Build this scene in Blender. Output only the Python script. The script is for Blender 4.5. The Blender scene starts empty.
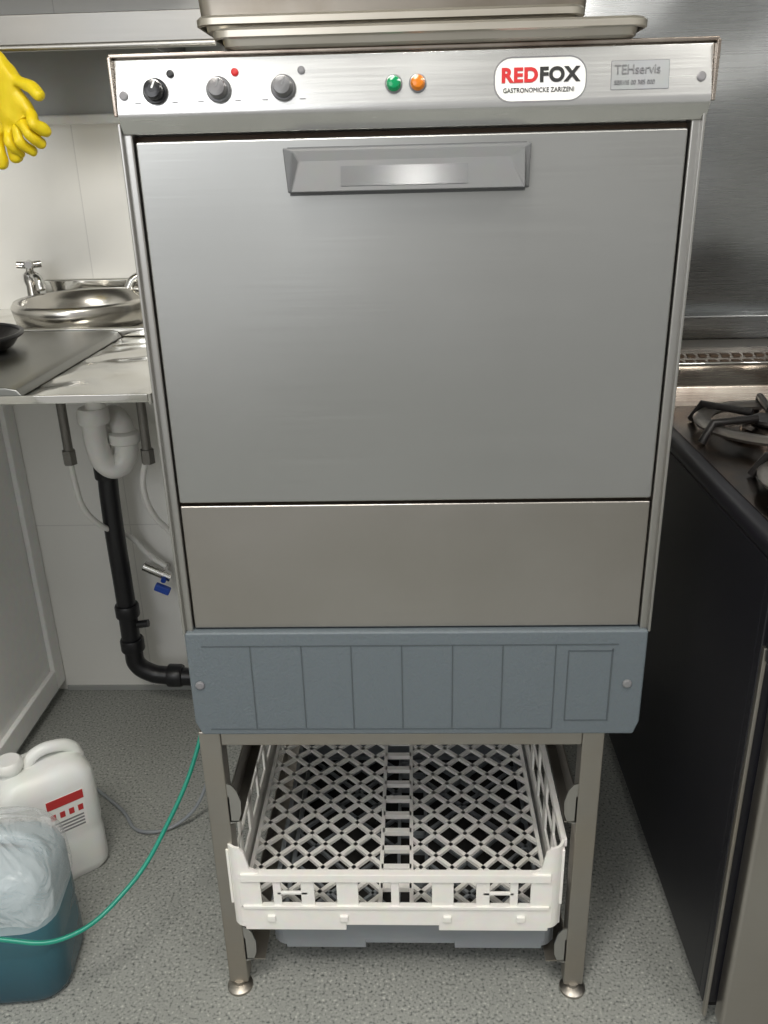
import bpy, bmesh, math, random
import numpy as np
from mathutils import Vector, Matrix
random.seed(3)
scene=bpy.context.scene
COL=scene.collection

# ---------------------------------------------------------------- materials
def new_mat(name):
    m=bpy.data.materials.new(name); m.use_nodes=True
    nt=m.node_tree; b=nt.nodes['Principled BSDF']
    return m,nt,b
def simple(name,col,rough=.5,metal=0,bump=0,bscale=60,**kw):
    m,nt,b=new_mat(name)
    b.inputs['Base Color'].default_value=(*col,1); b.inputs['Roughness'].default_value=rough
    b.inputs['Metallic'].default_value=metal
    for k,v in kw.items():
        b.inputs[k.replace('_',' ')].default_value=v
    n=nt.nodes.new('ShaderNodeTexNoise'); n.inputs['Scale'].default_value=bscale; n.inputs['Detail'].default_value=4
    tc=nt.nodes.new('ShaderNodeTexCoord'); nt.links.new(tc.outputs['Object'],n.inputs['Vector'])
    mx=nt.nodes.new('ShaderNodeMixRGB'); mx.blend_type='MULTIPLY'; mx.inputs[0].default_value=.12
    mx.inputs[1].default_value=(*col,1); nt.links.new(n.outputs['Color'],mx.inputs[2])
    nt.links.new(mx.outputs[0],b.inputs['Base Color'])
    if bump:
        bp=nt.nodes.new('ShaderNodeBump'); bp.inputs['Strength'].default_value=bump; bp.inputs['Distance'].default_value=.002
        nt.links.new(n.outputs['Fac'],bp.inputs['Height']); nt.links.new(bp.outputs[0],b.inputs['Normal'])
    return m
def steel(name,col=(.60,.60,.58),rough=.32,stretch=(2,2,160),dirt_refl=.25,dirt_refl_col=(.42,.36,.28),dscale=3.0,streak=.06,wave=0,wscale=2.2):  # second tone: dirt, and painted reflections on the wall sheet
    m,nt,b=new_mat(name); L=nt.links
    tc=nt.nodes.new('ShaderNodeTexCoord')
    mp=nt.nodes.new('ShaderNodeMapping'); mp.inputs['Scale'].default_value=stretch
    L.new(tc.outputs['Object'],mp.inputs['Vector'])
    n=nt.nodes.new('ShaderNodeTexNoise'); n.inputs['Scale'].default_value=3; n.inputs['Detail'].default_value=6
    L.new(mp.outputs[0],n.inputs['Vector'])
    n2=nt.nodes.new('ShaderNodeTexNoise'); n2.inputs['Scale'].default_value=dscale; n2.inputs['Detail'].default_value=5
    L.new(tc.outputs['Object'],n2.inputs['Vector'])
    r2=nt.nodes.new('ShaderNodeValToRGB'); r2.color_ramp.elements[0].position=.42; r2.color_ramp.elements[1].position=.8
    L.new(n2.outputs['Fac'],r2.inputs[0])
    ml=nt.nodes.new('ShaderNodeMath'); ml.operation='MULTIPLY'; ml.inputs[1].default_value=dirt_refl; L.new(r2.outputs[0],ml.inputs[0])
    mx=nt.nodes.new('ShaderNodeMixRGB'); mx.inputs[1].default_value=(*col,1); mx.inputs[2].default_value=(*dirt_refl_col,1)
    L.new(ml.outputs[0],mx.inputs[0]); L.new(mx.outputs[0],b.inputs['Base Color'])
    mr=nt.nodes.new('ShaderNodeMapRange'); mr.inputs[3].default_value=rough-.06; mr.inputs[4].default_value=rough+.08
    L.new(n.outputs['Fac'],mr.inputs[0]); L.new(mr.outputs[0],b.inputs['Roughness'])
    bp=nt.nodes.new('ShaderNodeBump'); bp.inputs['Strength'].default_value=streak; bp.inputs['Distance'].default_value=.0006
    L.new(n.outputs['Fac'],bp.inputs['Height'])
    if wave:
        n3=nt.nodes.new('ShaderNodeTexNoise'); n3.inputs['Scale'].default_value=wscale; n3.inputs['Detail'].default_value=1
        L.new(tc.outputs['Object'],n3.inputs['Vector'])
        b2=nt.nodes.new('ShaderNodeBump'); b2.inputs['Strength'].default_value=1; b2.inputs['Distance'].default_value=wave
        L.new(n3.outputs['Fac'],b2.inputs['Height']); L.new(b2.outputs[0],bp.inputs['Normal'])
    L.new(bp.outputs[0],b.inputs['Normal'])
    b.inputs['Metallic'].default_value=1
    return m
def floor_mat():
    m,nt,b=new_mat('vinyl_speckle'); L=nt.links
    tc=nt.nodes.new('ShaderNodeTexCoord')
    v=nt.nodes.new('ShaderNodeTexNoise'); v.inputs['Scale'].default_value=210; v.inputs['Detail'].default_value=2
    L.new(tc.outputs['Object'],v.inputs['Vector'])
    r=nt.nodes.new('ShaderNodeValToRGB'); e=r.color_ramp.elements
    e[0].position=.30; e[0].color=(.11,.12,.115,1); e[1].position=.46; e[1].color=(.34,.35,.33,1)
    x=r.color_ramp.elements.new(.62); x.color=(.36,.37,.345,1); x=r.color_ramp.elements.new(.72); x.color=(.60,.605,.56,1)
    L.new(v.outputs['Fac'],r.inputs[0])
    n=nt.nodes.new('ShaderNodeTexNoise'); n.inputs['Scale'].default_value=4; n.inputs['Detail'].default_value=6; L.new(tc.outputs['Object'],n.inputs['Vector'])
    mx=nt.nodes.new('ShaderNodeMixRGB'); mx.blend_type='MULTIPLY'; mx.inputs[0].default_value=.25
    L.new(r.outputs[0],mx.inputs[1]); L.new(n.outputs['Fac'],mx.inputs[2]); L.new(mx.outputs[0],b.inputs['Base Color'])
    b.inputs['Roughness'].default_value=.45
    return m
def tile_mat():
    m,nt,b=new_mat('white_tile'); L=nt.links
    tc=nt.nodes.new('ShaderNodeTexCoord'); mp=nt.nodes.new('ShaderNodeMapping'); mp.inputs['Rotation'].default_value=(math.radians(90),0,0)
    mp.inputs['Location'].default_value=(.06,0,.0)
    L.new(tc.outputs['Object'],mp.inputs['Vector'])
    br=nt.nodes.new('ShaderNodeTexBrick'); br.offset=0; br.inputs['Scale'].default_value=1
    br.inputs['Brick Width'].default_value=.30; br.inputs['Row Height'].default_value=.45; br.inputs['Mortar Size'].default_value=.0012
    br.inputs['Color1'].default_value=(.89,.88,.84,1); br.inputs['Color2'].default_value=(.87,.86,.82,1); br.inputs['Mortar'].default_value=(.74,.73,.70,1)
    L.new(mp.outputs[0],br.inputs['Vector']); L.new(br.outputs['Color'],b.inputs['Base Color'])
    b.inputs['Roughness'].default_value=.28
    return m
M={}
M['steel']=steel('brushed_steel',col=(.46,.455,.44),rough=.34)
M['steel_door']=steel('brushed_steel_door',col=(.455,.46,.45),rough=.34,dirt_refl=.6,dirt_refl_col=(.33,.32,.30),dscale=1.6,streak=.08,stretch=(1.5,1.5,120),wave=.035,wscale=1.7)
M['steel_low']=steel('brushed_steel_warm',col=(.46,.44,.415),rough=.34,dirt_refl=.7,dirt_refl_col=(.33,.30,.265),dscale=2.4,streak=.08,stretch=(1.5,1.5,120),wave=.035)
M['steel_panel']=steel('control_panel_steel',col=(.72,.72,.71),rough=.24,dirt_refl=.6,dirt_refl_col=(.42,.41,.39),dscale=6)
M['steel_leg']=steel('leg_steel',col=(.40,.38,.35),rough=.40,dirt_refl=.5,dscale=9)
M['steel_wall']=steel('wall_sheet_steel',col=(.31,.32,.325),rough=.27,dirt_refl=.8,dirt_refl_col=(.19,.19,.19),dscale=2.5,wave=.07,wscale=2.6)  # second tone paints uneven reflections into the sheet colour
M['steel_hood']=steel('hood_steel',col=(.27,.27,.265),rough=.38,dirt_refl=.3)
M['steel_bright']=steel('counter_steel',col=(.76,.75,.71),rough=.10,dirt_refl=.4,dirt_refl_col=(.48,.45,.40),dscale=7,wave=.012,wscale=9)
M['steel_grey']=steel('drainer_steel',col=(.29,.295,.285),rough=.35,dirt_refl=.2)
M['steel_brown']=steel('stained_steel',col=(.46,.41,.36),rough=.26,dirt_refl=.9,dirt_refl_col=(.18,.12,.09),dscale=14)
M['tray']=steel('tray_aluminium',col=(.54,.51,.45),rough=.38,dirt_refl=.5,dirt_refl_col=(.34,.29,.22),dscale=8)
M['tray_dark']=steel('tray_dark',col=(.36,.33,.29),rough=.35,dirt_refl=.7,dirt_refl_col=(.18,.14,.09),dscale=9)
M['chrome']=simple('chrome',(.70,.69,.67),.15,1)
M['sink_steel']=steel('sink_bowl_steel',col=(.62,.60,.56),rough=.22,dirt_refl=.5,dirt_refl_col=(.40,.36,.30),dscale=12,streak=.02)
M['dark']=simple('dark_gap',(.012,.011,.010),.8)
M['rust']=simple('grimy_gap',(.08,.05,.03),.7)
M['blue']=simple('blue_grey_plastic',(.125,.150,.168),.52,bump=.35,bscale=280)
M['blue_rib_shade']=simple('blue_grey_rib_shade',(.075,.09,.10),.55)  # darker copy of the plinth plastic, groove shade put into the colour
M['handle']=simple('grey_handle_plastic',(.135,.14,.145),.45)
M['handle_face']=simple('grey_handle_face',(.145,.15,.155),.16)
M['knob_grey']=simple('knob_grey',(.16,.16,.165),.3,.3)
M['knob_black']=simple('knob_black',(.012,.012,.014),.18)
M['black']=simple('black_plastic',(.012,.012,.014),.35)
M['black_panel']=simple('black_enamel',(.010,.010,.014),.40)
M['iron']=simple('cast_iron',(.022,.02,.02),.35,.3,bump=.3)
M['iron_grey']=simple('worn_cast_iron',(.20,.185,.17),.32,.7,bump=.5)
M['hob']=steel('hob_enamel',col=(.09,.08,.075),rough=.22,dirt_refl=.9,dirt_refl_col=(.25,.17,.12),dscale=22,streak=.02)
M['white_pl']=simple('white_rack_plastic',(.90,.88,.84),.38)
M['grey_pl']=simple('grey_rack_plastic',(.26,.28,.30),.5)
M['white_pipe']=simple('white_pipe_plastic',(.82,.81,.77),.35)
M['white_panel']=simple('white_cabinet',(.93,.93,.91),.4)
M['jug_white']=simple('jerrycan_plastic',(.80,.81,.79),.35,bump=.1,bscale=25)
M['red']=simple('label_red',(.50,.03,.03),.4)
M['white']=simple('label_white',(.85,.85,.83),.4)
M['txt_red']=simple('logo_red',(.55,.01,.012),.4)
M['txt_black']=simple('logo_black',(.01,.01,.01),.4)
M['txt_grey']=simple('logo_grey',(.2,.2,.21),.4)
M['sticker']=simple('sticker_silver',(.36,.37,.38),.35,.4)
M['yellow']=simple('yellow_rubber',(.84,.64,.01),.45,bump=.3,bscale=60)
M['green_hose']=simple('green_hose',(.01,.27,.19),.3)
M['braid']=simple('braided_hose',(.22,.21,.19),.4,.6,bump=.8,bscale=400)
M['blue_valve']=simple('blue_valve',(.02,.08,.45),.4)
M['lamp_green']=simple('lamp_green',(.0,.22,.08),.15,Emission_Color=(0,.5,.15,1),Emission_Strength=.12)
M['lamp_orange']=simple('lamp_orange',(.60,.17,.01),.15,Emission_Color=(.9,.3,0,1),Emission_Strength=.12)
M['ceiling']=simple('ceiling_white',(.75,.75,.72),.6)
M['wall_paint']=simple('painted_wall',(.62,.62,.60),.5)
M['wall_grey']=simple('greyish_wall_strip',(.40,.41,.40),.4)
M['floor']=floor_mat(); M['tile']=tile_mat()
def film_mat(name,col,alpha,bs=1,sc=22):
    m,nt,b=new_mat(name); L=nt.links
    b.inputs['Base Color'].default_value=(*col,1); b.inputs['Roughness'].default_value=.13
    b.inputs['Alpha'].default_value=alpha
    n=nt.nodes.new('ShaderNodeTexNoise'); n.inputs['Scale'].default_value=sc; n.inputs['Detail'].default_value=5; n.inputs['Distortion'].default_value=1.5
    tc=nt.nodes.new('ShaderNodeTexCoord'); L.new(tc.outputs['Object'],n.inputs['Vector'])
    bp=nt.nodes.new('ShaderNodeBump'); bp.inputs['Strength'].default_value=bs; bp.inputs['Distance'].default_value=.01
    L.new(n.outputs['Fac'],bp.inputs['Height']); L.new(bp.outputs[0],b.inputs['Normal'])
    return m
M['film']=film_mat('plastic_film',(.84,.86,.87),.30)
M['jug_clear']=film_mat('canister_translucent',(.42,.53,.58),.80,.3)
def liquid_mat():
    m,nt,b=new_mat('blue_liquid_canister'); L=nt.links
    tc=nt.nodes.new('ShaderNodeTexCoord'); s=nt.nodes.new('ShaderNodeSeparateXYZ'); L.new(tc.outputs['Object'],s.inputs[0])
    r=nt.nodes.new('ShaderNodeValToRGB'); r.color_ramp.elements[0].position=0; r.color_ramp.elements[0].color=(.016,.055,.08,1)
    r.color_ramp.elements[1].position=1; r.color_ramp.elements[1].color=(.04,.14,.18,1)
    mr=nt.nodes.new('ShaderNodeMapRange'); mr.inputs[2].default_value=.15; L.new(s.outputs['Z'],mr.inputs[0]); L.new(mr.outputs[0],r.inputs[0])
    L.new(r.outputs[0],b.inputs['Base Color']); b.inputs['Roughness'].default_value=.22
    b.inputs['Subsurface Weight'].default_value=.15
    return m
M['liquid']=liquid_mat()

# ---------------------------------------------------------------- helpers
def link(o,parent=None,mat=None,smooth=False):
    COL.objects.link(o)
    if mat is not None: o.data.materials.append(M[mat])
    if parent: o.parent=parent
    if smooth and o.type=='MESH':
        for p in o.data.polygons: p.use_smooth=True
    return o
def empty(name,loc=(0,0,0)):
    e=bpy.data.objects.new(name,None); e.empty_display_size=.05; e.location=loc; COL.objects.link(e); return e
def mesh_obj(name,verts,faces,mat,parent=None,smooth=False,bevel=0,seg=2):
    me=bpy.data.meshes.new(name); me.from_pydata([tuple(v) for v in verts],[],faces)
    bm=bmesh.new(); bm.from_mesh(me); bmesh.ops.recalc_face_normals(bm,faces=bm.faces); bm.to_mesh(me); bm.free()
    o=bpy.data.objects.new(name,me); link(o,parent,mat,smooth)
    if bevel:
        b=o.modifiers.new('b','BEVEL'); b.width=bevel; b.segments=seg; b.limit_method='ANGLE'
        for p in me.polygons: p.use_smooth=True
        try:
            w=o.modifiers.new('w','WEIGHTED_NORMAL')
        except Exception: pass
    return o
BF=[(0,1,3,2),(4,6,7,5),(0,4,5,1),(2,3,7,6),(0,2,6,4),(1,5,7,3)]
def boxv(lo,hi): return [(x,y,z) for x in (lo[0],hi[0]) for y in (lo[1],hi[1]) for z in (lo[2],hi[2])]
def box(name,lo,hi,mat,parent=None,bevel=0):
    return mesh_obj(name,boxv(lo,hi),BF,mat,parent,bevel=bevel)
def boxes(name,lst,mat,parent=None,bevel=0):
    V=[];F=[]
    for lo,hi in lst:
        k=len(V); V+=boxv(lo,hi); F+=[tuple(i+k for i in f) for f in BF]
    return mesh_obj(name,V,F,mat,parent,bevel=bevel)
def extrude_x(name,prof,x0,x1,mat,parent=None,bevel=0):
    n=len(prof); V=[(x0,y,z) for y,z in prof]+[(x1,y,z) for y,z in prof]
    F=[tuple(range(n)),tuple(range(2*n-1,n-1,-1))]+[(i,(i+1)%n,n+(i+1)%n,n+i) for i in range(n)]
    return mesh_obj(name,V,F,mat,parent,bevel=bevel)
def extrude_y(name,prof,y0,y1,mat,parent=None,bevel=0,smooth=False):
    n=len(prof); V=[(x,y0,z) for x,z in prof]+[(x,y1,z) for x,z in prof]
    F=[tuple(range(n)),tuple(range(2*n-1,n-1,-1))]+[(i,(i+1)%n,n+(i+1)%n,n+i) for i in range(n)]
    return mesh_obj(name,V,F,mat,parent,bevel=bevel,smooth=smooth)
def lathe(name,prof,origin,axis,mat,parent=None,n=32,smooth=True):
    a=Vector(axis).normalized(); q=Vector((0,0,1)).rotation_difference(a)
    V=[];F=[]
    for r,h in prof:
        for i in range(n):
            t=2*math.pi*i/n; V.append(Vector(origin)+q@Vector((r*math.cos(t),r*math.sin(t),h)))
    for j in range(len(prof)-1):
        for i in range(n):
            F.append((j*n+i,j*n+(i+1)%n,(j+1)*n+(i+1)%n,(j+1)*n+i))
    F.append(tuple(range(n))[::-1]); F.append(tuple(range((len(prof)-1)*n,len(prof)*n)))
    o=mesh_obj(name,V,F,mat,parent)
    if smooth:
        for p in o.data.polygons: p.use_smooth=len(p.vertices)==4
        e=o.modifiers.new('es','EDGE_SPLIT'); e.split_angle=math.radians(40)
    return o
def ring(name,prof,c,mat,parent=None,n=44):
    V=[];F=[];m=len(prof)
    for i in range(n):
        t=2*math.pi*i/n
        for r,h in prof: V.append((c[0]+r*math.cos(t),c[1]+r*math.sin(t),c[2]+h))
    for i in range(n):
        for j in range(m): F.append((i*m+j,((i+1)%n)*m+j,((i+1)%n)*m+(j+1)%m,i*m+(j+1)%m))
    o=mesh_obj(name,V,F,mat,parent,smooth=True); e=o.modifiers.new('es','EDGE_SPLIT'); e.split_angle=math.radians(50); return o
def cyl(name,p0,p1,r,mat,parent=None,n=24):
    p0=Vector(p0);p1=Vector(p1); return lathe(name,[(r,0),(r,(p1-p0).length)],p0,p1-p0,mat,parent,n)
def tube(name,pts,r,mat,parent=None,res=10,poly=False):
    cu=bpy.data.curves.new(name,'CURVE'); cu.dimensions='3D'; cu.bevel_depth=r; cu.bevel_resolution=4; cu.resolution_u=res; cu.use_fill_caps=True
    if poly:
        s=cu.splines.new('POLY'); s.points.add(len(pts)-1)
        for i,p in enumerate(pts): s.points[i].co=(*p,1)
    else:
        s=cu.splines.new('BEZIER'); s.bezier_points.add(len(pts)-1)
        for i,p in enumerate(pts):
            b=s.bezier_points[i]; b.co=p; b.handle_left_type='AUTO'; b.handle_right_type='AUTO'
    o=bpy.data.objects.new(name,cu); return link(o,parent,mat)
def torus(name,c,R,r,mat,parent=None,n=40,m=10):
    return ring(name,[(R+r*math.cos(2*math.pi*j/m),r*math.sin(2*math.pi*j/m)) for j in range(m)],c,mat,parent,n)
def rrect(w,h,r,n=6):
    P=[]
    for cx,cy,a in ((w/2-r,h/2-r,0),(-w/2+r,h/2-r,90),(-w/2+r,-h/2+r,180),(w/2-r,-h/2+r,270)):
        for i in range(n+1):
            t=math.radians(a+90*i/n); P.append((cx+r*math.cos(t),cy+r*math.sin(t)))
    return P
def loft(name,loops,mat,parent=None,cap0=True,cap1=True,smooth=True,solid=0,split=42):
    n=len(loops[0]); V=[v for l in loops for v in l]; F=[]
    for j in range(len(loops)-1):
        for i in range(n): F.append((j*n+i,j*n+(i+1)%n,(j+1)*n+(i+1)%n,(j+1)*n+i))
    if cap0: F.append(tuple(range(n))[::-1])
    if cap1: F.append(tuple(range((len(loops)-1)*n,len(loops)*n)))
    o=mesh_obj(name,V,F,mat,parent)
    if solid:
        s=o.modifiers.new('s','SOLIDIFY'); s.thickness=solid; s.offset=0
    if smooth:
        for p in o.data.polygons: p.use_smooth=True
        if split:
            e=o.modifiers.new('es','EDGE_SPLIT'); e.split_angle=math.radians(split)
    return o
def text(name,body,loc,size,mat,parent,bold=0,spacing=1.0,rot=(math.radians(90),0,0),sx=1):
    cu=bpy.data.curves.new(name,'FONT'); cu.body=body; cu.size=size; cu.extrude=.0003; cu.offset=bold; cu.space_character=spacing
    o=bpy.data.objects.new(name,cu); o.location=loc; o.rotation_euler=rot; o.scale=(sx,1,1); return link(o,parent,mat)

# ---------------------------------------------------------------- room
WY=.845
box('floor',(-1.6,-2.6,-.05),(1.6,WY+.05,0),'floor')
box('wall_back',(-1.6,WY,0),(1.6,WY+.1,2.5),'tile')
box('wall_left',(-1.7,-2.6,0),(-1.6,WY+.1,2.5),'wall_paint')
box('wall_right',(1.6,-2.6,0),(1.7,WY+.1,2.5),'wall_paint')
box('ceiling',(-1.7,-2.6,2.5),(1.7,WY+.1,2.6),'ceiling')
box('baseboard_back',(-.878,WY-.006,0),(.40,WY,.012),'wall_grey')
e=empty('trim_1')
box('grey_wall_strip',(-1.6,WY-.012,1.315),(-.30,WY,1.46),'wall_grey',e)
box('ledge',(-1.6,WY-.03,1.298),(-.30,WY,1.315),'white_panel',e,bevel=.004)
e=empty('steel_wall_panel')
box('sheet',(.302,WY-.008,.90),(1.6,WY,2.1),'steel_wall',e)
box('sheet_lower_flange',(.302,WY-.05,.865),(1.6,WY,.915),'steel_wall',e,bevel=.004)

# ---------------------------------------------------------------- dishwasher
dw=empty('commercial_dishwasher')
box('body',(-.297,.024,.50),(.297,.60,1.318),'steel',dw,bevel=.003)
box('door_surround',(-.292,.016,.655),(.292,.026,1.245),'rust',dw)
for s,nm in((-1,'left'),(1,'right')):
    a,b=sorted((s*.300,s*.2880))
    box('frame_'+nm,(a,0,.652),(b,.03,1.256),'steel',dw,bevel=.002)
    a,b=sorted((s*.3005,s*.297)); box('frame_lip_'+nm,(a,-.006,.652),(b,.03,1.256),'steel',dw,bevel=.001)
box('door',(-.2862,.001,.832),(.2862,.018,1.2385),'steel_door',dw,bevel=.0025)
box('lower_panel',(-.2865,.003,.656),(.2865,.018,.8275),'steel_low',dw,bevel=.002)
PX0,PX1=-.2965,.3015
prof=[(.03,1.3165),(-.001,1.3165),(-.004,1.314),(-.012,1.268),(-.0125,1.263),(-.0105,1.2575),(-.002,1.2455),(.004,1.243),(.03,1.243)]
extrude_x('control_panel',prof,PX0,PX1,'steel_panel',dw,bevel=.0008)
box('panel_top_edge',(PX0-.004,-.007,1.3155),(PX1+.004,.03,1.3195),'steel_brown',dw,bevel=.001)
box('panel_end_l',(PX0-.004,-.0125,1.262),(PX0,.03,1.3165),'steel_brown',dw,bevel=.001)
box('panel_end_r',(PX1,-.0125,1.262),(PX1+.004,.03,1.3165),'steel_brown',dw,bevel=.001)
nrm=Vector((0,-.985,.171))
def face_y(z): return -.004-(1.314-z)*(.008/.046)
def on_panel(x,z,off=0): return Vector((x,face_y(z),z))+nrm*off
def knob(name,x,z,mat):
    lathe(name+'_skirt',[(.0125,-.002),(.0125,.003),(.0115,.004)],on_panel(x,z),nrm,mat,dw)
    lathe(name+'_dial',[(.0098,0),(.0093,.009),(.0082,.0115),(.004,.0122)],on_panel(x,z,.003),nrm,mat,dw)
    c=on_panel(x,z,.0155)
    o=box(name+'_mark',(-.0008,-.0004,-.0),(.0008,.0004,.008),'white' if mat=='knob_black' else 'txt_grey',dw); o.location=c-nrm*.0003; o.rotation_euler=(-math.radians(9.87),math.radians(25),0)
knob('knob_power',-.2555,1.284,'knob_black'); knob('knob_cycle',-.191,1.284,'knob_grey'); knob('knob_rinse',-.1255,1.284,'knob_grey')
for x,m in((-.2395,'black'),(-.174,'txt_red'),(-.107,'txt_grey')):
    lathe('indicator_%s'%m,[(.0038,-.001),(.0038,.0015),(.002,.0025)],on_panel(x,1.300),nrm,m,dw,16)
for x,m in((-.0145,'lamp_green'),(.0095,'lamp_orange')):
    lathe('bezel_'+m,[(.0088,-.001),(.0088,.0018),(.0078,.0025)],on_panel(x,1.2850),nrm,'txt_grey',dw,24)
    lathe(m,[(.0074,0),(.0072,.005),(.0055,.008),(.002,.0092)],on_panel(x,1.2850,.001),nrm,m,dw,24)
for x in(-.2885,.2905):
    lathe('panel_screw',[(.0045,-.001),(.0045,.0012),(.003,.0022)],on_panel(x,1.281 if x<0 else 1.284),nrm,'txt_grey',dw,16)
for k,x in enumerate((-.2555,-.191,-.1255)):
    for t in(-1,1):
        o=box('scale_mark_%d_%d'%(k,t),(-.003,-.0003,-.0004),(.003,.0003,.0004),'txt_grey',dw); o.location=on_panel(x+t*.019,1.274,.0003); o.rotation_euler=(-math.radians(9.87),0,0)
def plate(name,cx,cz,w,h,r,off,mat):
    P=rrect(w,h,r); up=Vector((0,.171,.985))
    l0=[on_panel(cx,cz,off-.001)+Vector((1,0,0))*x+up*y for x,y in P]; l1=[v+nrm*.0013 for v in l0]
    return loft(name,[l0,l1],mat,dw,smooth=False)
plate('logo_outline',.1315,1.2855,.0925,.0425,.0175,0,'txt_grey')
plate('logo_badge',.1315,1.2855,.0895,.0395,.016,.0004,'white')
TR=(math.radians(90-9.87),0,0)
text('logo_text_red','RED',on_panel(.0925,1.2835,.0012),.0182,'txt_red',dw,bold=.0008,rot=TR,sx=1.04,spacing=1.08)
text('logo_text_black','FOX',on_panel(.1305,1.2835,.0012),.0182,'txt_black',dw,bold=.0008,rot=TR,sx=1.03,spacing=1.08)
text('logo_subtext','GASTRONOMICKE ZARIZENI',on_panel(.0945,1.2738,.0012),.0062,'txt_black',dw,rot=TR,sx=.88)
plate('sticker_edge',.230,1.287,.0575,.027,.001,0,'txt_grey')
plate('sticker',.230,1.287,.0562,.0258,.001,.0003,'sticker')
text('sticker_text','TEHservis',on_panel(.2045,1.288,.0012),.0125,'txt_grey',dw,rot=TR,sx=.88)
text('sticker_subtext','SERVIS 00 385 000',on_panel(.2045,1.2785,.0012),.0058,'txt_grey',dw,rot=TR,sx=.9)
# handle
hx0,hx1,hz0,hz1=-.1305,.1255,1.185,1.2285
A=[(hx0,0,hz1),(hx1,0,hz1),(hx1-.001,0,hz0),(hx0+.003,0,hz0)]
B=[(x,-.010,z) for x,_,z in A]
C=[(hx0+.010,-.012,hz1-.003),(hx1-.006,-.012,hz1-.003),(hx1-.005,-.012,hz0+.003),(hx0+.007,-.012,hz0+.003)]
Dq=[(hx0+.018,-.0215,hz1-.013),(hx1-.023,-.0215,hz1-.013),(hx1-.008,-.032,hz0+.001),(hx0+.009,-.032,hz0+.001)]
o=loft('door_handle',[A,B,C,Dq],'handle',dw,smooth=False)
bv=o.modifiers.new('b','BEVEL'); bv.width=.0012; bv.segments=3; bv.limit_method='ANGLE'
ga,gb=-.070,.060
def slope_pt(x,t,off):
    za,ya_=hz0+.001,-.032; zb,yb_=hz1-.013,-.0215
    z=za+(zb-za)*t; y=ya_+(yb_-ya_)*t; return (x,y-off,z)
V=[slope_pt(ga,.18,.0007),slope_pt(gb,.18,.0007),slope_pt(gb,.82,.0007),slope_pt(ga,.82,.0007),slope_pt(ga,.18,-.001),slope_pt(gb,.18,-.001),slope_pt(gb,.82,-.001),slope_pt(ga,.82,-.001)]
mesh_obj('handle_grip_pad',V,[(0,1,2,3),(4,5,6,7),(0,1,5,4),(1,2,6,5),(2,3,7,6),(3,0,4,7)],'handle_face',dw)
box('handle_shadow_gasket',(hx0+.004,-.001,hz0-.003),(hx1-.004,.002,hz1+.001),'handle',dw)
# blue plinth
bp=[(-.2995,.6535),(.2985,.6535),(.2985,.515),(.292,.4945),(-.291,.4945),(-.2995,.515)]
extrude_y('blue_plinth',bp,-.006,.03,'blue',dw,bevel=.003)
ribs=[]
y0,y1=-.0068,-.004
for x in (-.215,-.148,-.083,-.017,.049,.114): ribs.append(((x-.0007,y0,.505),(x+.0007,y1,.634)))
ribs.append(((.1815,y0,.505),(.1827,y1,.634)))
ribs.append(((-.278,y0,.6335),(.262,y1,.6348)))
ribs.append(((-.278,y0,.504),(.182,y1,.505)))
ribs+= [((.198,y0,.518),(.1992,y1,.624)),((.254,y0,.518),(.256,y1,.628)),((.198,y0,.517),(.256,y1,.5182)),((.198,y0,.624),(.256,y1,.6252))]
boxes('plinth_ribs',ribs,'blue_rib_shade',dw)
for x in(-.286,.277): lathe('plinth_screw',[(.006,0),(.006,.002),(.004,.0035)],(x,-.006,.575),(0,-1,0),'txt_grey',dw,16)
box('underside',(-.29,.03,.494),(.29,.59,.502),'dark',dw)

# ---------------------------------------------------------------- stand
st=empty('dishwasher_stand')
sx0,sx1=-.2997,.2569; T=.030
for nm,x,y in(('fl',sx0,.002),('fr',sx1-T,.002),('bl',sx0,.54),('br',sx1-T,.54)):
    box('leg_'+nm,(x,y,.014),(x+T,y+T,.493),'steel_leg',st,bevel=.002)
    lathe('foot_'+nm,[(.020,0),(.020,.005),(.016,.008),(.009,.010),(.009,.016)],(x+T/2,y+T/2-.010,0),(0,0,1),'steel_leg',st,24)
box('top_rail_front',(sx0+T,.003,.470),(sx1-T,.030,.4935),'steel_leg',st,bevel=.002)
box('top_rail_back',(sx0+T,.543,.468),(sx1-T,.569,.4935),'steel_leg',st,bevel=.002)
for nm,x in(('l',sx0+.001),('r',sx1-T+.001)):
    box('top_rail_'+nm,(x,.032,.465),(x+.028,.54,.4935),'steel_leg',st,bevel=.002)
for nm,s,xe in(('l',1,sx0+T),('r',-1,sx1-T)):
    for k,z in enumerate((.335,.062)):
        a,b=sorted((xe,xe+s*.002)); box('runner_web_%s%d'%(nm,k),(a,.004,z),(b,.565,z+.045),'steel_leg',st)
        a,b=sorted((xe,xe+s*.016 if k==0 else xe+s*.03)); box('runner_shelf_%s%d'%(nm,k),(a,.004,z),(b,.565,z+.002),'steel_leg',st)
        P=[(0,.0),(.012,.004),(.017,.018),(.018,.040),(.013,.060),(.006,.070),(0,.072)]
        extrude_y('runner_tab_%s%d'%(nm,k),[(xe+s*x,z-.004+h) for x,h in P],.004,.0065,'steel',st)

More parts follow.
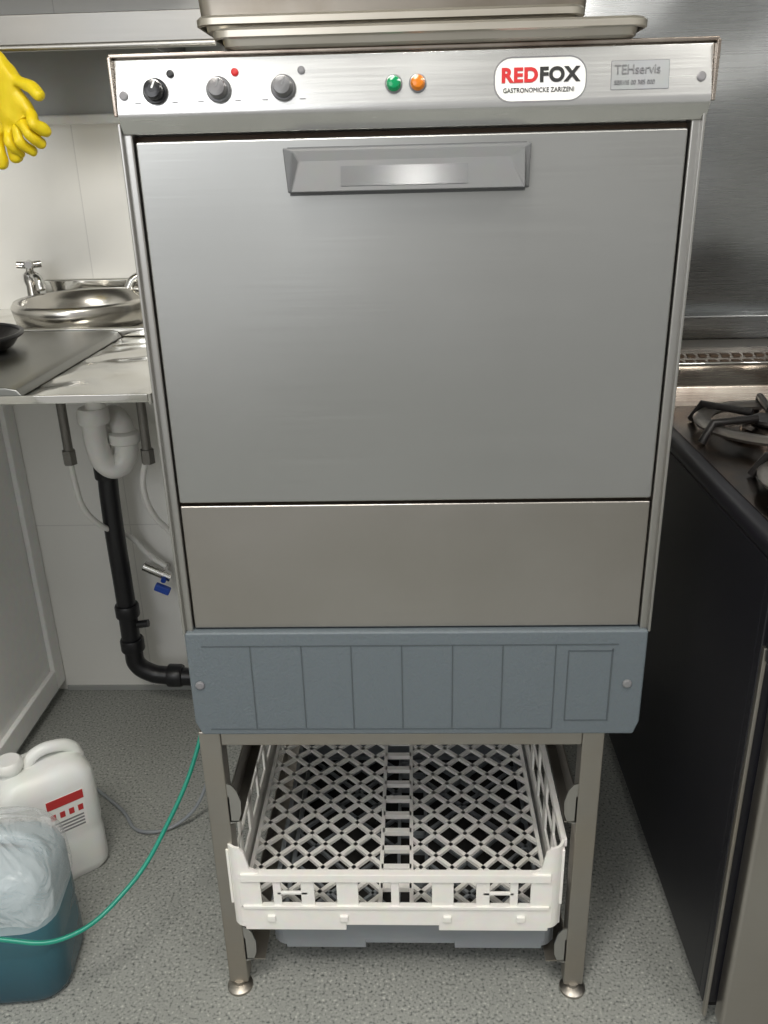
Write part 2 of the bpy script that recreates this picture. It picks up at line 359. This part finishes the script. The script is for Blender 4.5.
# ---------------------------------------------------------------- dish racks
def rack(name,x0,x1,y0,y1,z0,mat,hf,hs,step=.0305,bar=.0042,thk=.004,simple_front=False):
    r=empty(name); zf=z0+.022
    B=[]
    xm=(x0+x1)/2; cw=.024
    fields=[(x0+.014,xm-cw,y0+.012,y1-.012),(xm+cw,x1-.014,y0+.012,y1-.012)]
    V=[];F=[]
    def bar_seg(p,q):
        d=(Vector(q)-Vector(p))
        if d.length<.004: return
        d.normalize(); n=Vector((-d.y,d.x,0))*bar/2; k=len(V)
        for zz in(zf,zf+.006):
            for pt in(Vector(p)-n,Vector(p)+n,Vector(q)+n,Vector(q)-n): V.append((pt.x,pt.y,zz))
        F.extend([(k,k+1,k+2,k+3),(k+7,k+6,k+5,k+4),(k,k+4,k+5,k+1),(k+1,k+5,k+6,k+2),(k+2,k+6,k+7,k+3),(k+3,k+7,k+4,k)])
    for (a,b,c,d) in fields:
        for sgn in(1,-1):
            w=b-a;h=d-c
            N=int((w+h)/step)+2
            for i in range(N):
                off=a-h+ i*step if sgn==1 else a+i*step
                if sgn==1: t0=max(0,a-off); t1=min(h,b-off)
                else: t0=max(0,off-b); t1=min(h,off-a)
                if t1>t0: bar_seg((off+sgn*t0,c+t0,0),(off+sgn*t1,c+t1,0))
        B+= [((a-.003,c,zf),(a+.003,d,zf+.008)),((b-.003,c,zf),(b+.003,d,zf+.008)),((a,c-.003,zf),(b,c+.003,zf+.008)),((a,d-.003,zf),(b,d+.003,zf+.008))]
    mesh_obj('floor_lattice',V,F,mat,r)
    n=int((y1-y0)/.040)
    for i in range(n):
        y=y0+.012+i*.040; B.append(((xm-cw,y,zf),(xm+cw,y+.010,zf+.008)))
    boxes('floor_frame',B,mat,r)
    W=[]
    zt=z0+hf; zs=z0+hs
    bb=.048 if not simple_front else hf-.004
    if simple_front: box('under_rack_shade',(x0+.01,y0+.01,zf-.008),(x1-.01,y1-.01,zf-.001),'dark',r)  # dark sheet standing in for the shade under the rack
    for (ya,yb) in((y0,y0+thk),(y1-thk,y1)):
        fr=ya==y0
        W.append(((x0+.02,ya-.004*fr,zt-.014),(x1-.02,yb+.004,zt)))
        W.append(((x0+.015,ya,z0+.016),(x1-.015,yb,z0+bb)))
        W.append(((x0+.02,ya,z0),(xm-.075,yb+.012,z0+.017)))
        W.append(((xm+.065,ya,z0),(x1-.02,yb+.012,z0+.017)))
        W.append(((xm-.075,ya,z0+.010),(xm+.065,yb+.012,z0+.017)))
        if not simple_front:
            W.append(((x0+.02,ya-.003*fr,z0+.044),(x1-.02,yb+.002,z0+.050)))
            L_=x1-x0-.04
            for u,wd in((0,.020),(.115,.006),(.215,.010),(.345,.016),(.5,.006),(.655,.016),(.785,.010),(.885,.006),(1,.020)):
                x=x0+.02+L_*u
                W.append(((max(x-wd,x0+.016),ya,z0+.045),(min(x+wd,x1-.016),yb,zt-.01)))
            for u0,u1 in((.115,.215),(.785,.885)):
                W.append(((x0+.02+L_*u0,ya,z0+.070),(x0+.02+L_*u1,yb,z0+.075)))
            for u in (.09,.33,.67,.91):
                x=x0+.02+L_*u; W.append(((x-.006,ya-.004*fr,z0+.020),(x+.006,yb,z0+.030)))
    for (xa,xb) in((x0,x0+thk),(x1-thk,x1)):
        W.append(((xa-.004*(xa==x0),y0+.02,zs-.014),(xb+.004*(xb==x1),y1-.02,zs)))
        W.append(((xa,y0+.015,z0),(xb,y1-.015,z0+bb)))
        if not simple_front:
            N=6
            for i in range(N+1):
                y=y0+.02+(y1-y0-.04)*i/N; w=.012 if i%2==0 else .006
                W.append(((xa,y-w,z0+.045),(xb,y+w,zs-.01)))
            W.append(((xa,y0+.02,z0+.095),(xb,y1-.02,z0+.102)))
    boxes('walls',W,mat,r,bevel=.0008)
    for cx,cy,a in((x0+.022,y0+.022,180),(x1-.022,y0+.022,270),(x1-.022,y1-.022,0),(x0+.022,y1-.022,90)):
        V=[];F=[];n=8
        for zz in(z0+.006,zs):
            for rr in(.022,.018):
                for i in range(n+1):
                    t=math.radians(a+90*i/n)
                    V.append((cx+rr*math.cos(t),cy+rr*math.sin(t),zz))
        m=n+1
        for i in range(n):
            F+= [(i,i+1,2*m+i+1,2*m+i),(m+i,3*m+i,3*m+i+1,m+i+1),(2*m+i,2*m+i+1,3*m+i+1,3*m+i),(i,m+i,m+i+1,i+1)]
        F+=[(0,2*m,3*m,m),(n,m+n,3*m+n,2*m+n)]
        mesh_obj('corner_post',V,F,mat,r,smooth=False)
        sgn=1 if cx<xm else -1; yy=y0 if cy<(y0+y1)/2 else y1-thk
        if hs>hf:
            extrude_y('corner_gusset',[(cx-sgn*.001,zs),(cx+sgn*.006,zs-.008),(cx+sgn*.012,zt+.008),(cx+sgn*.026,zt),(cx+sgn*.026,z0+.017),(cx-sgn*.001,z0+.006)],yy-.0002,yy+thk,mat,r)
    return r
rack('dish_rack',-.281,.2145,-.008,.486,.1385,'white_pl',.112,.158,step=.050,bar=.0066)
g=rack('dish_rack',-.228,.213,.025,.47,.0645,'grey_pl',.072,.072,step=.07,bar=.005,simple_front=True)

# ---------------------------------------------------------------- trays on top
def tray(name,x0,x1,y0,y1,z0,h,mat,lip=.012,r=.02,thk=.0015,slope=.01):
    e=empty(name); cx,cy=(x0+x1)/2,(y0+y1)/2; w,d=x1-x0,y1-y0
    L=[]
    for (ins,z) in((slope+lip+.004,z0),(slope+lip,z0+.002),(slope*.2+lip,z0+h-.003),(lip,z0+h-.0005),(.002,z0+h),(0,z0+h-.002),(0,z0+h-.007),(.002,z0+h-.008)):
        L.append([(cx+a,cy+b,z) for a,b in rrect(w-2*ins,d-2*ins,max(.004,r-ins*.3))])
    loft('pan',L,mat,e,cap0=True,cap1=False,solid=thk)
    return e
tray('baking_tray',-.192,.233,-.024,.46,1.3205,.016,'tray',slope=.003,lip=.006)
tray('baking_tray',-.212,.176,-.002,.44,1.3378,.013,'tray',slope=.003,lip=.006)
tray('roasting_pan',-.232,.20,.03,.47,1.352,.085,'tray_dark',slope=.008,lip=.008)

# ---------------------------------------------------------------- hood / shelf top-left, gloves
hd=empty('extractor_hood')
box('canopy',(-1.595,.55,1.56),(-.31,.84,1.95),'steel_hood',hd,bevel=.003)
box('gutter_lip',(-1.595,.54,1.54),(-.31,.565,1.57),'steel',hd,bevel=.004)
sh=empty('wall_shelf')
box('shelf_board',(-1.595,.60,1.446),(-.312,WY-.002,1.450),'steel_hood',sh)
box('shelf_front_fascia',(-1.595,.596,1.402),(-.312,.600,1.450),'steel_hood',sh,bevel=.0015)
cyl('shelf_rolled_edge',(-1.595,.5975,1.402),(-.312,.5975,1.402),.0055,'steel',sh)
for x in(-1.3,-.42): box('shelf_bracket',(x-.003,.605,1.40),(x+.003,WY-.003,1.446),'steel_hood',sh)

gl=empty('rubber_gloves')
def glove(x,y,z,rot,scale,tag,curl):
    V=[(0,0,.060),(0,0,.035),(0,0,0),(0,0,-.045)]; E=[(0,1),(1,2),(2,3)]; R=[(.032,.015),(.040,.015),(.036,.014),(.038,.014)]
    for i,(fx,l) in enumerate(((-.031,.044),(-.011,.054),(.010,.050),(.029,.038))):
        k=len(V); V+=[(fx,0,-.060),(fx*1.15,-.006-curl*.01,-.062-l*.5),(fx*1.25,-.006+curl*.02,-.062-l)]; R+=[(.0112,.0105),(.0108,.0100),(.0095,.0085)]; E+=[(3,k),(k,k+1),(k+1,k+2)]
    k=len(V); V+=[(.036,0,-.005),(.062,-.006,-.030),(.074,-.01,-.056)]; R+=[(.014,.012),(.012,.011),(.010,.009)]; E+=[(2,k),(k,k+1),(k+1,k+2)]
    me=bpy.data.meshes.new('glove_'+tag); me.from_pydata(V,E,[]); o=bpy.data.objects.new('glove_'+tag,me); link(o,gl,'yellow')
    sk=o.modifiers.new('skin','SKIN'); sk.use_smooth_shade=True
    for i,v in enumerate(me.skin_vertices[0].data): v.radius=R[i]; v.use_root=(i==0)
    ss=o.modifiers.new('sub','SUBSURF'); ss.levels=3; ss.render_levels=3
    tx=bpy.data.textures.new('wr'+tag,'CLOUDS'); tx.noise_scale=.035; tx.noise_depth=1
    dp=o.modifiers.new('d','DISPLACE'); dp.texture=tx; dp.strength=.010; dp.mid_level=.5
    o.location=(x,y,z); o.rotation_euler=rot; o.scale=(scale,)*3
glove(-.692,.572,1.338,(math.radians(-4),math.radians(3),math.radians(10)),1.05,'a',.3)
glove(-.658,.556,1.342,(math.radians(4),math.radians(-24),math.radians(-20)),.92,'b',1)
tube('hook',[(-.675,.603,1.412),(-.675,.590,1.411),(-.675,.586,1.398),(-.675,.570,1.388),(-.675,.556,1.392),(-.675,.552,1.402)],.002,'chrome',gl)

# ---------------------------------------------------------------- sink counter
CZ=.948
sk=empty('sink_counter')
def slab_hole(name,x0,x1,y0,y1,z0,z1,cx,cy,rx,ry,mat,parent,n=48):
    out=[];inn=[]
    for i in range(n):
        t=2*math.pi*i/n; c,s=math.cos(t),math.sin(t)
        inn.append((cx+rx*c,cy+ry*s))
        k=min(((x1-cx) if c>0 else (cx-x0))/max(abs(c),1e-6),((y1-cy) if s>0 else (cy-y0))/max(abs(s),1e-6))
        out.append((cx+k*c,cy+k*s))
    for X,Y in((x0,y0),(x1,y0),(x1,y1),(x0,y1)):
        j=min(range(n),key=lambda q:(out[q][0]-X)**2+(out[q][1]-Y)**2); out[j]=(X,Y)
    V=[];F=[]
    for l,z in((out,z1),(inn,z1),(inn,z0),(out,z0)): V+=[(a,b,z) for a,b in l]
    for j in range(4):
        for i in range(n):
            F.append((j*n+i,j*n+(i+1)%n,((j+1)%4)*n+(i+1)%n,((j+1)%4)*n+i))
    return mesh_obj(name,V,F,mat,parent)
bx,by=-.620,.672; FY=.085
slab_hole('counter_top',-.878,-.335,FY+.004,WY-.001,CZ-.004,CZ,bx,by,.115,.118,'steel_bright',sk)
box('counter_front_fold',(-.878,FY,CZ-.010),(-.335,FY+.0035,CZ+.001),'steel_bright',sk,bevel=.001)
box('counter_right_fold',(-.3345,FY,CZ-.012),(-.331,WY-.002,CZ+.001),'steel_bright',sk)
extrude_y('drainer_deck',[(-1.595,CZ-.012),(-1.595,CZ+.012),(-.515,CZ+.012),(-.502,CZ+.009),(-.495,CZ+.0005),(-.52,CZ+.0005),(-.878,CZ+.0005),(-.885,CZ-.012)],FY-.001,.492,'steel_grey',sk,bevel=.002)
box('rear_deck_left',(-1.595,.494,CZ-.012),(-.88,WY-.001,CZ+.0005),'steel_grey',sk)
box('basin_deck_step',(-.878,.494,CZ+.0002),(-.335,.506,CZ+.016),'steel_bright',sk,bevel=.003)
L=[]
RZ=.030
for rx,ry,z in((.122,.138,CZ+.001),(.128,.146,CZ+.006+RZ),(.123,.141,CZ+.014+RZ),(.112,.129,CZ+.012+RZ),(.106,.122,CZ+.006),(.100,.112,CZ-.04),(.086,.092,CZ-.085),(.05,.054,CZ-.108),(.02,.018,CZ-.114)):
    L.append([(bx+rx*math.cos(2*math.pi*i/64),by+ry*math.sin(2*math.pi*i/64),z) for i in range(64)])
loft('basin_bowl',L,'sink_steel',sk,cap0=False,solid=.0012,split=0)
lathe('basin_drain',[(.022,0),(.022,.003),(.010,.003)],(bx,by,CZ-.1145),(0,0,1),'chrome',sk)
box('basin_upstand',(-.76,WY-.016,CZ+.0005),(-.45,WY-.001,CZ+.060),'steel_bright',sk,bevel=.004)
box('counter_leg',(-.362,.78,0),(-.338,.804,CZ-.004),'steel',sk,bevel=.001)

def tap(x,y,z,spx,spy,tag,hs=1.0):
    t=empty('pillar_tap')
    lathe('base_'+tag,[(.020,0),(.020,.005),(.013,.010),(.012,.055*hs),(.015,.065*hs),(.015,.078*hs),(.008,.084*hs),(.007,.090*hs),(.010,.092*hs)],(x,y,z),(0,0,1),'chrome',t,24)
    tube('spout_'+tag,[(x,y,z+.060*hs),(x+spx*.35,y+spy*.35,z+.074*hs),(x+spx*.8,y+spy*.8,z+.070*hs),(x+spx,y+spy,z+.050*hs)],.0085,'chrome',t)
    lathe('cap_'+tag,[(.012,0),(.014,.004),(.011,.010),(.004,.012)],(x,y,z+.090*hs),(0,0,1),'chrome',t,24)
    for a in(20,110,200,290):
        c,s=math.cos(math.radians(a)),math.sin(math.radians(a))
        tube('crosshead_%s_%d'%(tag,a),[(x,y,z+.092*hs+.003),(x+c*.014,y+s*.014,z+.092*hs+.004),(x+c*.023,y+s*.023,z+.092*hs+.005)],.0070,'chrome',t)
tap(-.758,.770,CZ+.0005,.03,-.03,'a'); tap(-.506,.800,CZ+.0005,-.062,-.02,'b',.9)

pn=empty('black_frying_pan')
L=[]
px,py=-.712,.315
for r_,z in((.085,.0),(.10,.006),(.112,.022),(.115,.024),(.110,.022),(.098,.009),(.05,.004)):
    L.append([(px+r_*math.cos(2*math.pi*i/40),py+r_*math.sin(2*math.pi*i/40),CZ+.0125+z) for i in range(40)])
loft('pan_body',L,'iron',pn)
torus('pan_rim',(px,py,CZ+.0365),.114,.0035,'black',pn)
tube('pan_handle',[(px-.11,py-.03,CZ+.035),(px-.2,py-.06,CZ+.05),(px-.28,py-.08,CZ+.055)],.009,'black',pn)

# ---------------------------------------------------------------- plumbing
PZ=CZ-.018
wx=-.640
pl=empty('sink_waste_pipe')
cyl('tailpiece',(wx+.008,by,PZ-.175),(bx-.008,by,CZ-.1155),.020,'white_pipe',pl)
lathe('tail_nut',[(.030,0),(.032,.004),(.032,.026),(.028,.032)],(wx+.002,by,PZ-.185),(0,0,1),'white_pipe',pl,12)
tube('trap_bend',[(wx,by,PZ-.18),(wx+.001,by,PZ-.235),(wx+.012,by+.003,PZ-.272),(wx+.030,by+.01,PZ-.282),(wx+.048,by+.02,PZ-.262),(wx+.050,by+.025,PZ-.225),(wx+.035,by+.05,PZ-.195),(wx+.0,by+.085,PZ-.20),(wx-.018,by+.09,PZ-.24),(wx-.018,by+.09,PZ-.29)],.024,'white_pipe',pl)
lathe('trap_nut_1',[(.028,0),(.032,.003),(.032,.022),(.026,.026)],(wx+.050,by+.024,PZ-.235),(0,0,1),'white_pipe',pl,12)
lathe('trap_nut_2',[(.030,0),(.032,.004),(.032,.026),(.027,.032)],(wx-.018,by+.09,PZ-.315),(0,0,1),'white_pipe',pl,12)
qx,qy=wx-.022,by+.082
tube('black_pipe',[(qx+.004,qy,PZ-.30),(qx,qy,.55),(qx,qy,.30),(qx,qy,.165),(qx+.004,qy,.13),(qx+.035,qy,.105),(qx+.07,qy,.098),(qx+.25,qy,.092)],.0215,'black',pl,res=16)
for z in(.60,.26,.17): lathe('pipe_collar',[(.0265,0),(.0275,.003),(.0275,.026),(.0255,.03)],(qx+(.003 if z>.5 else 0),qy,z),(0,0,1),'black',pl,24)
lathe('pipe_collar_h',[(.0265,0),(.0275,.003),(.0275,.03),(.0255,.034)],(qx+.075,qy,.098),(1,0,-.03),'black',pl,24)
cyl('pipe_stub',(qx+.01,qy,.235),(qx+.045,qy,.240),.009,'black',pl)
for i,(x0,y0) in enumerate(((-.708,.69),(-.545,.69))):
    h=empty('water_supply_hose')
    cyl('nut_top_%d'%i,(x0,y0,CZ-.035),(x0,y0,CZ-.013),.012,'chrome',h,6)
    cyl('rigid_tail_%d'%i,(x0,y0,CZ-.27),(x0+.0,y0,CZ-.035),.0095,'braid',h)
    cyl('nut_low_%d'%i,(x0,y0,CZ-.295),(x0,y0,CZ-.265),.014,'braid',h,6)
    if i==0: P=[(x0,y0,CZ-.28),(x0+.002,y0,CZ-.34),(x0+.008,y0+.01,CZ-.40),(x0+.03,y0+.035,CZ-.45),(x0+.06,y0+.10,CZ-.50),(x0+.10,y0+.115,CZ-.56),(x0+.135,y0+.11,CZ-.585)]
    else: P=[(x0,y0,CZ-.28),(x0-.012,y0,CZ-.31),(x0-.018,y0,CZ-.35),(x0-.01,y0+.02,CZ-.42),(x0+.015,y0+.04,CZ-.47),(x0+.035,y0+.05,CZ-.52),(x0+.035,y0+.06,CZ-.58)]
    tube('hose_%d'%i,P,.0065,'white_pipe',h)
v=empty('stop_valve')
cyl('valve_body',(-.625,.80,.365),(-.565,.80,.335),.012,'chrome',v)
cyl('valve_wall_tail',(-.585,.80,.345),(-.585,WY-.001,.345),.009,'chrome',v)
o=box('valve_lever',(-.018,-.007,-.012),(.018,.007,.006),'blue_valve',v,bevel=.003); o.location=(-.578,.772,.322); o.rotation_euler=(0,math.radians(25),0)
cyl('valve_stem',(-.578,.78,.335),(-.578,.80,.34),.006,'blue_valve',v)

# ---------------------------------------------------------------- white cabinet (left)
cb=empty('white_cabinet')
CX=-.880
box('carcass',(-1.595,-.35,0),(CX-.025,WY-.002,.93),'white_panel',cb)
box('side_panel',(CX-.025,-.35,.03),(CX-.013,WY-.002,.93),'white_panel',cb)
fr=[((CX-.013,WY-.050,.03),(CX,WY-.002,.93)),((CX-.013,-.35,.03),(CX,WY-.050,.085)),((CX-.013,-.35,.88),(CX,WY-.050,.93)),((CX-.013,-.35,.085),(CX,-.30,.88))]
boxes('door_frame',fr,'white_panel',cb,bevel=.003)
box('kick',(CX-.04,-.33,0),(CX-.02,WY-.002,.03),'wall_grey',cb)

# ---------------------------------------------------------------- jerrycan (white) and blue canister
def rotz(P,c,a):
    ca,sa=math.cos(a),math.sin(a); return [(c[0]+x*ca-y*sa,c[1]+x*sa+y*ca,z) for x,y,z in P]
def can(name,c,a,w,d,h,mat,capmat,split=None,rr=.028,capside=-1):
    e=empty(name)
    lv=[(.90,0),(.98,.008),(1,.02),(1,h*.32),(.985,h*.36),(.985,h*.40),(1,h*.44),(1,h*.80),(.95,h*.87),(.80,h*.94),(.62,h*.965),(.5,h*.97)]
    def loop(s,z): return rotz([(x,y,z) for x,y in rrect(w*s,d*s,rr*s,6)],c,a)
    if split is None:
        loft('body',[loop(s,z) for s,z in lv],mat,e)
    else:
        lo=[p for p in lv if p[1]<split]; hi=[p for p in lv if p[1]>=split]
        sm=lo[-1][0]
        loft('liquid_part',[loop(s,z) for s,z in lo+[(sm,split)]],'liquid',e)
        loft('upper_part',[loop(s,z) for s,z in [(sm,split+.0005)]+hi],mat,e)
    nx,ny,_=rotz([(capside*w*.27,0,0)],c,a)[0]
    lathe('neck',[(.020,0),(.020,.012)],(nx,ny,h*.955),(0,0,1),mat,e)
    lathe('cap',[(.024,0),(.025,.003),(.024,.014),(.020,.018)],(nx,ny,h*.955+.010),(0,0,1),capmat,e,20)
    s=-capside
    P=rotz([(s*w*-.12,0,h*.955),(w*.0,0,h*1.03),(s*w*.2,0,h*1.035),(s*w*.36,0,h*.98),(s*w*.42,0,h*.88)],c,a)
    tube('grip',P,.011,mat,e)
    return e
JC=(-.676,.258); JA=math.radians(38)
j=can('white_jerrycan',JC,JA,.170,.115,.250,'jug_white','jug_white')
def decal(name,lx,ly,w,h,z,mat,parent,c,a,off=.0006):
    P=[(lx-w/2,ly-off,z),(lx+w/2,ly-off,z),(lx+w/2,ly-off,z+h),(lx-w/2,ly-off,z+h),(lx-w/2,ly+.001,z),(lx+w/2,ly+.001,z),(lx+w/2,ly+.001,z+h),(lx-w/2,ly+.001,z+h)]
    return mesh_obj(name,rotz(P,c,a),[(0,1,2,3),(4,5,6,7),(0,1,5,4),(1,2,6,5),(2,3,7,6),(3,0,4,7)],mat,parent)
fy=-.0575
decal('label',.022,fy,.066,.080,.112,'white',j,JC,JA)
decal('label_red_band',.022,fy,.064,.018,.173,'red',j,JC,JA,off=.0012)
for i in range(4): decal('label_pictogram',-.002+i*.016,fy,.009,.012,.149,'red',j,JC,JA,off=.0012)
for i in range(4): decal('label_line',.022,fy,.055,.003,.117+i*.007,'txt_grey',j,JC,JA,off=.0012)

KC=(-.668,.040); KA=math.radians(6)
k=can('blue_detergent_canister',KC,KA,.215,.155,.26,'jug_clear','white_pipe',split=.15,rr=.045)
L=[]
for s,z in((1.03,.165),(1.05,.18),(1.04,.20),(1.03,.235),(.90,.262),(.62,.285),(.30,.298),(.08,.30)):
    lp=rrect(.215*s,.155*s,.045*s,8)
    L.append([(x+random.uniform(-.004,.004),y+random.uniform(-.004,.004),z+random.uniform(-.007,.007)) for x,y,z in rotz([(a,b,z) for a,b in lp],KC,KA)])
o=loft('plastic_film_wrap',L,'film',k,cap0=False,smooth=True,split=0)
ss=o.modifiers.new('s','SUBSURF'); ss.levels=1; ss.render_levels=2

gh=empty('drain_hose')
tube('hose',[(-.330,.20,.50),(-.340,.20,.42),(-.355,.17,.34),(-.395,.10,.25),(-.45,.02,.185),(-.52,-.048,.165),(-.60,-.064,.178),(-.70,-.066,.215),(-.80,-.03,.22),(-.88,.02,.15)],.0036,'green_hose',gh,res=16)
wh=empty('water_hose')
tube('hose',[(-.32,.45,.30),(-.40,.40,.12),(-.46,.36,.02),(-.54,.34,.006),(-.60,.40,.006),(-.72,.50,.006)],.0035,'grey_pl',wh,res=16)

# ---------------------------------------------------------------- gas range
gr=empty('gas_range')
SX,SY0,SY1,SZ=.42,-.05,.62,.765
box('carcass',(SX,SY0+.01,.05),(1.25,SY1,SZ),'black_panel',gr,bevel=.003)
box('plinth',(SX+.02,SY0+.03,0),(1.23,SY1-.02,.05),'dark',gr)
box('front_frame',(SX,SY0-.004,.05),(1.25,SY0+.012,SZ),'black_panel',gr,bevel=.002)
box('oven_door',(SX+.018,SY0-.035,.03),(1.23,SY0-.005,.62),'steel_low',gr,bevel=.006)
box('door_edge_strip',(SX+.001,SY0-.012,.03),(SX+.006,SY0-.004,.66),'steel_leg',gr,bevel=.001)
tube('oven_door_handle',[(SX+.12,SY0-.035,.57),(SX+.12,SY0-.075,.575),(SX+.16,SY0-.085,.575),(1.12,SY0-.085,.575),(1.16,SY0-.075,.575),(1.16,SY0-.035,.57)],.011,'chrome',gr)
box('control_fascia',(SX+.004,SY0-.03,.64),(1.25,SY0-.004,SZ-.01),'black_panel',gr,bevel=.004)
for i in range(5): lathe('range_knob_%d'%i,[(.024,0),(.024,.012),(.018,.016),(.016,.035),(.010,.038)],(SX+.10+i*.16,SY0-.03,.70),(0,-1,0),'knob_black',gr,24)
box('hob_deck',(SX-.003,SY0-.03,SZ),(1.25,SY1,SZ+.026),'black_panel',gr,bevel=.010)
box('hob_well',(SX+.018,SY0+.01,SZ+.0250),(1.22,SY1-.06,SZ+.0275),'hob',gr)
def burner(cx,cy,tag):
    z=SZ+.0275
    lathe('burner_bowl_'+tag,[(.078,0),(.078,.004),(.05,.006),(.048,.014),(.040,.018),(.020,.020)],(cx,cy,z),(0,0,1),'hob',gr,36)
    lathe('burner_cap_'+tag,[(.034,0),(.036,.004),(.034,.008),(.010,.010)],(cx,cy,z+.020),(0,0,1),'iron',gr,36)
    ring('trivet_ring_'+tag,[(.096,0),(.120,0),(.123,.005),(.116,.011),(.100,.011),(.094,.005)],(cx,cy,z+.016),'iron_grey',gr)
    for q in (20,80,140,200,260,320):
        c,s=math.cos(math.radians(q)),math.sin(math.radians(q))
        tube('trivet_arm_%s_%d'%(tag,q),[Vector((cx+c*.035,cy+s*.035,z+.031)),Vector((cx+c*.118,cy+s*.118,z+.033)),Vector((cx+c*.135,cy+s*.135,z+.003))],.0065,'iron',gr,poly=True)
burner(.580,.375,'a'); burner(.580,.095,'b'); burner(.90,.375,'c'); burner(.90,.095,'d')
extrude_x('flue_riser',[(SY1-.06,SZ+.022),(SY1-.045,SZ+.060),(SY1+.01,SZ+.085),(SY1+.09,SZ+.100),(SY1+.11,SZ+.100),(SY1+.11,.3),(SY1+.0,.3),(SY1,SZ)],SX-.003,1.25,'steel_brown',gr,bevel=.003)
G=[]
for rrow,(yy,zz) in enumerate(((SY1+.028,SZ+.0885),(SY1+.058,SZ+.094))):
    for i in range(38):
        x=SX+.012+i*.0215+(.01 if rrow else 0); G.append(((x,yy-.008,zz-.004),(x+.014,yy+.008,zz+.002)))
boxes('flue_slots',G,'rust',gr)
box('flue_grille_rim',(SX-.003,SY1+.008,SZ+.083),(1.25,SY1+.014,SZ+.091),'steel_bright',gr,bevel=.002)

# ---------------------------------------------------------------- lights
def area(name,loc,tgt,sx,sy,power,col):
    l=bpy.data.lights.new(name,'AREA'); l.shape='RECTANGLE'; l.size=sx; l.size_y=sy; l.energy=power; l.color=col
    o=bpy.data.objects.new(name,l); o.location=loc; COL.objects.link(o)
    o.rotation_euler=(Vector(tgt)-Vector(loc)).to_track_quat('-Z','Y').to_euler(); return o
area('ceiling_light',(-.35,-1.0,2.46),(-.55,-.8,0),1.1,.35,31,(1,.96,.88))
area('handle_glint_light',(.02,-1.62,2.46),(.0,-1.2,0),.09,.10,2.6,(1,.98,.94))  # small unseen light added to put the highlight on the handle
area('cabinet_fill_light',(1.1,-1.3,2.46),(-.9,.2,.4),.6,.3,20,(1,.97,.92))  # added unseen fill that brightens the left cabinet and jerrycan
area('door_glow_light',(-1.1,-2.5,1.75),(-.2,0,.9),1.3,1.3,18,(.95,.97,1))  # added unseen area light, gives the door its soft upper-left glow
w=bpy.data.worlds.new('room_surround'); scene.world=w; w.use_nodes=True
w.node_tree.nodes['Background'].inputs[0].default_value=(.86,.85,.825,1); w.node_tree.nodes['Background'].inputs[1].default_value=.55

# ---------------------------------------------------------------- camera
cx,cy,cz,pi,ya,ro=[0.0003,-0.9600,1.2090,0.3862,-0.0373,0.0255]
F=np.array([math.sin(ya)*math.cos(pi),math.cos(ya)*math.cos(pi),-math.sin(pi)])
R0=np.array([math.cos(ya),-math.sin(ya),0]); D0=np.cross(F,R0)
R=R0*math.cos(ro)+D0*math.sin(ro); D=-R0*math.sin(ro)+D0*math.cos(ro)
cd=bpy.data.cameras.new('camera'); cam=bpy.data.objects.new('camera',cd); COL.objects.link(cam)
cam.matrix_world=Matrix(((R[0],-D[0],-F[0],cx),(R[1],-D[1],-F[1],cy),(R[2],-D[2],-F[2],cz),(0,0,0,1)))
cd.sensor_fit='VERTICAL'; cd.sensor_height=24; cd.lens=850/1024*24; cd.clip_start=.02
scene.camera=cam
try: scene.view_settings.view_transform='Standard'
except Exception: pass
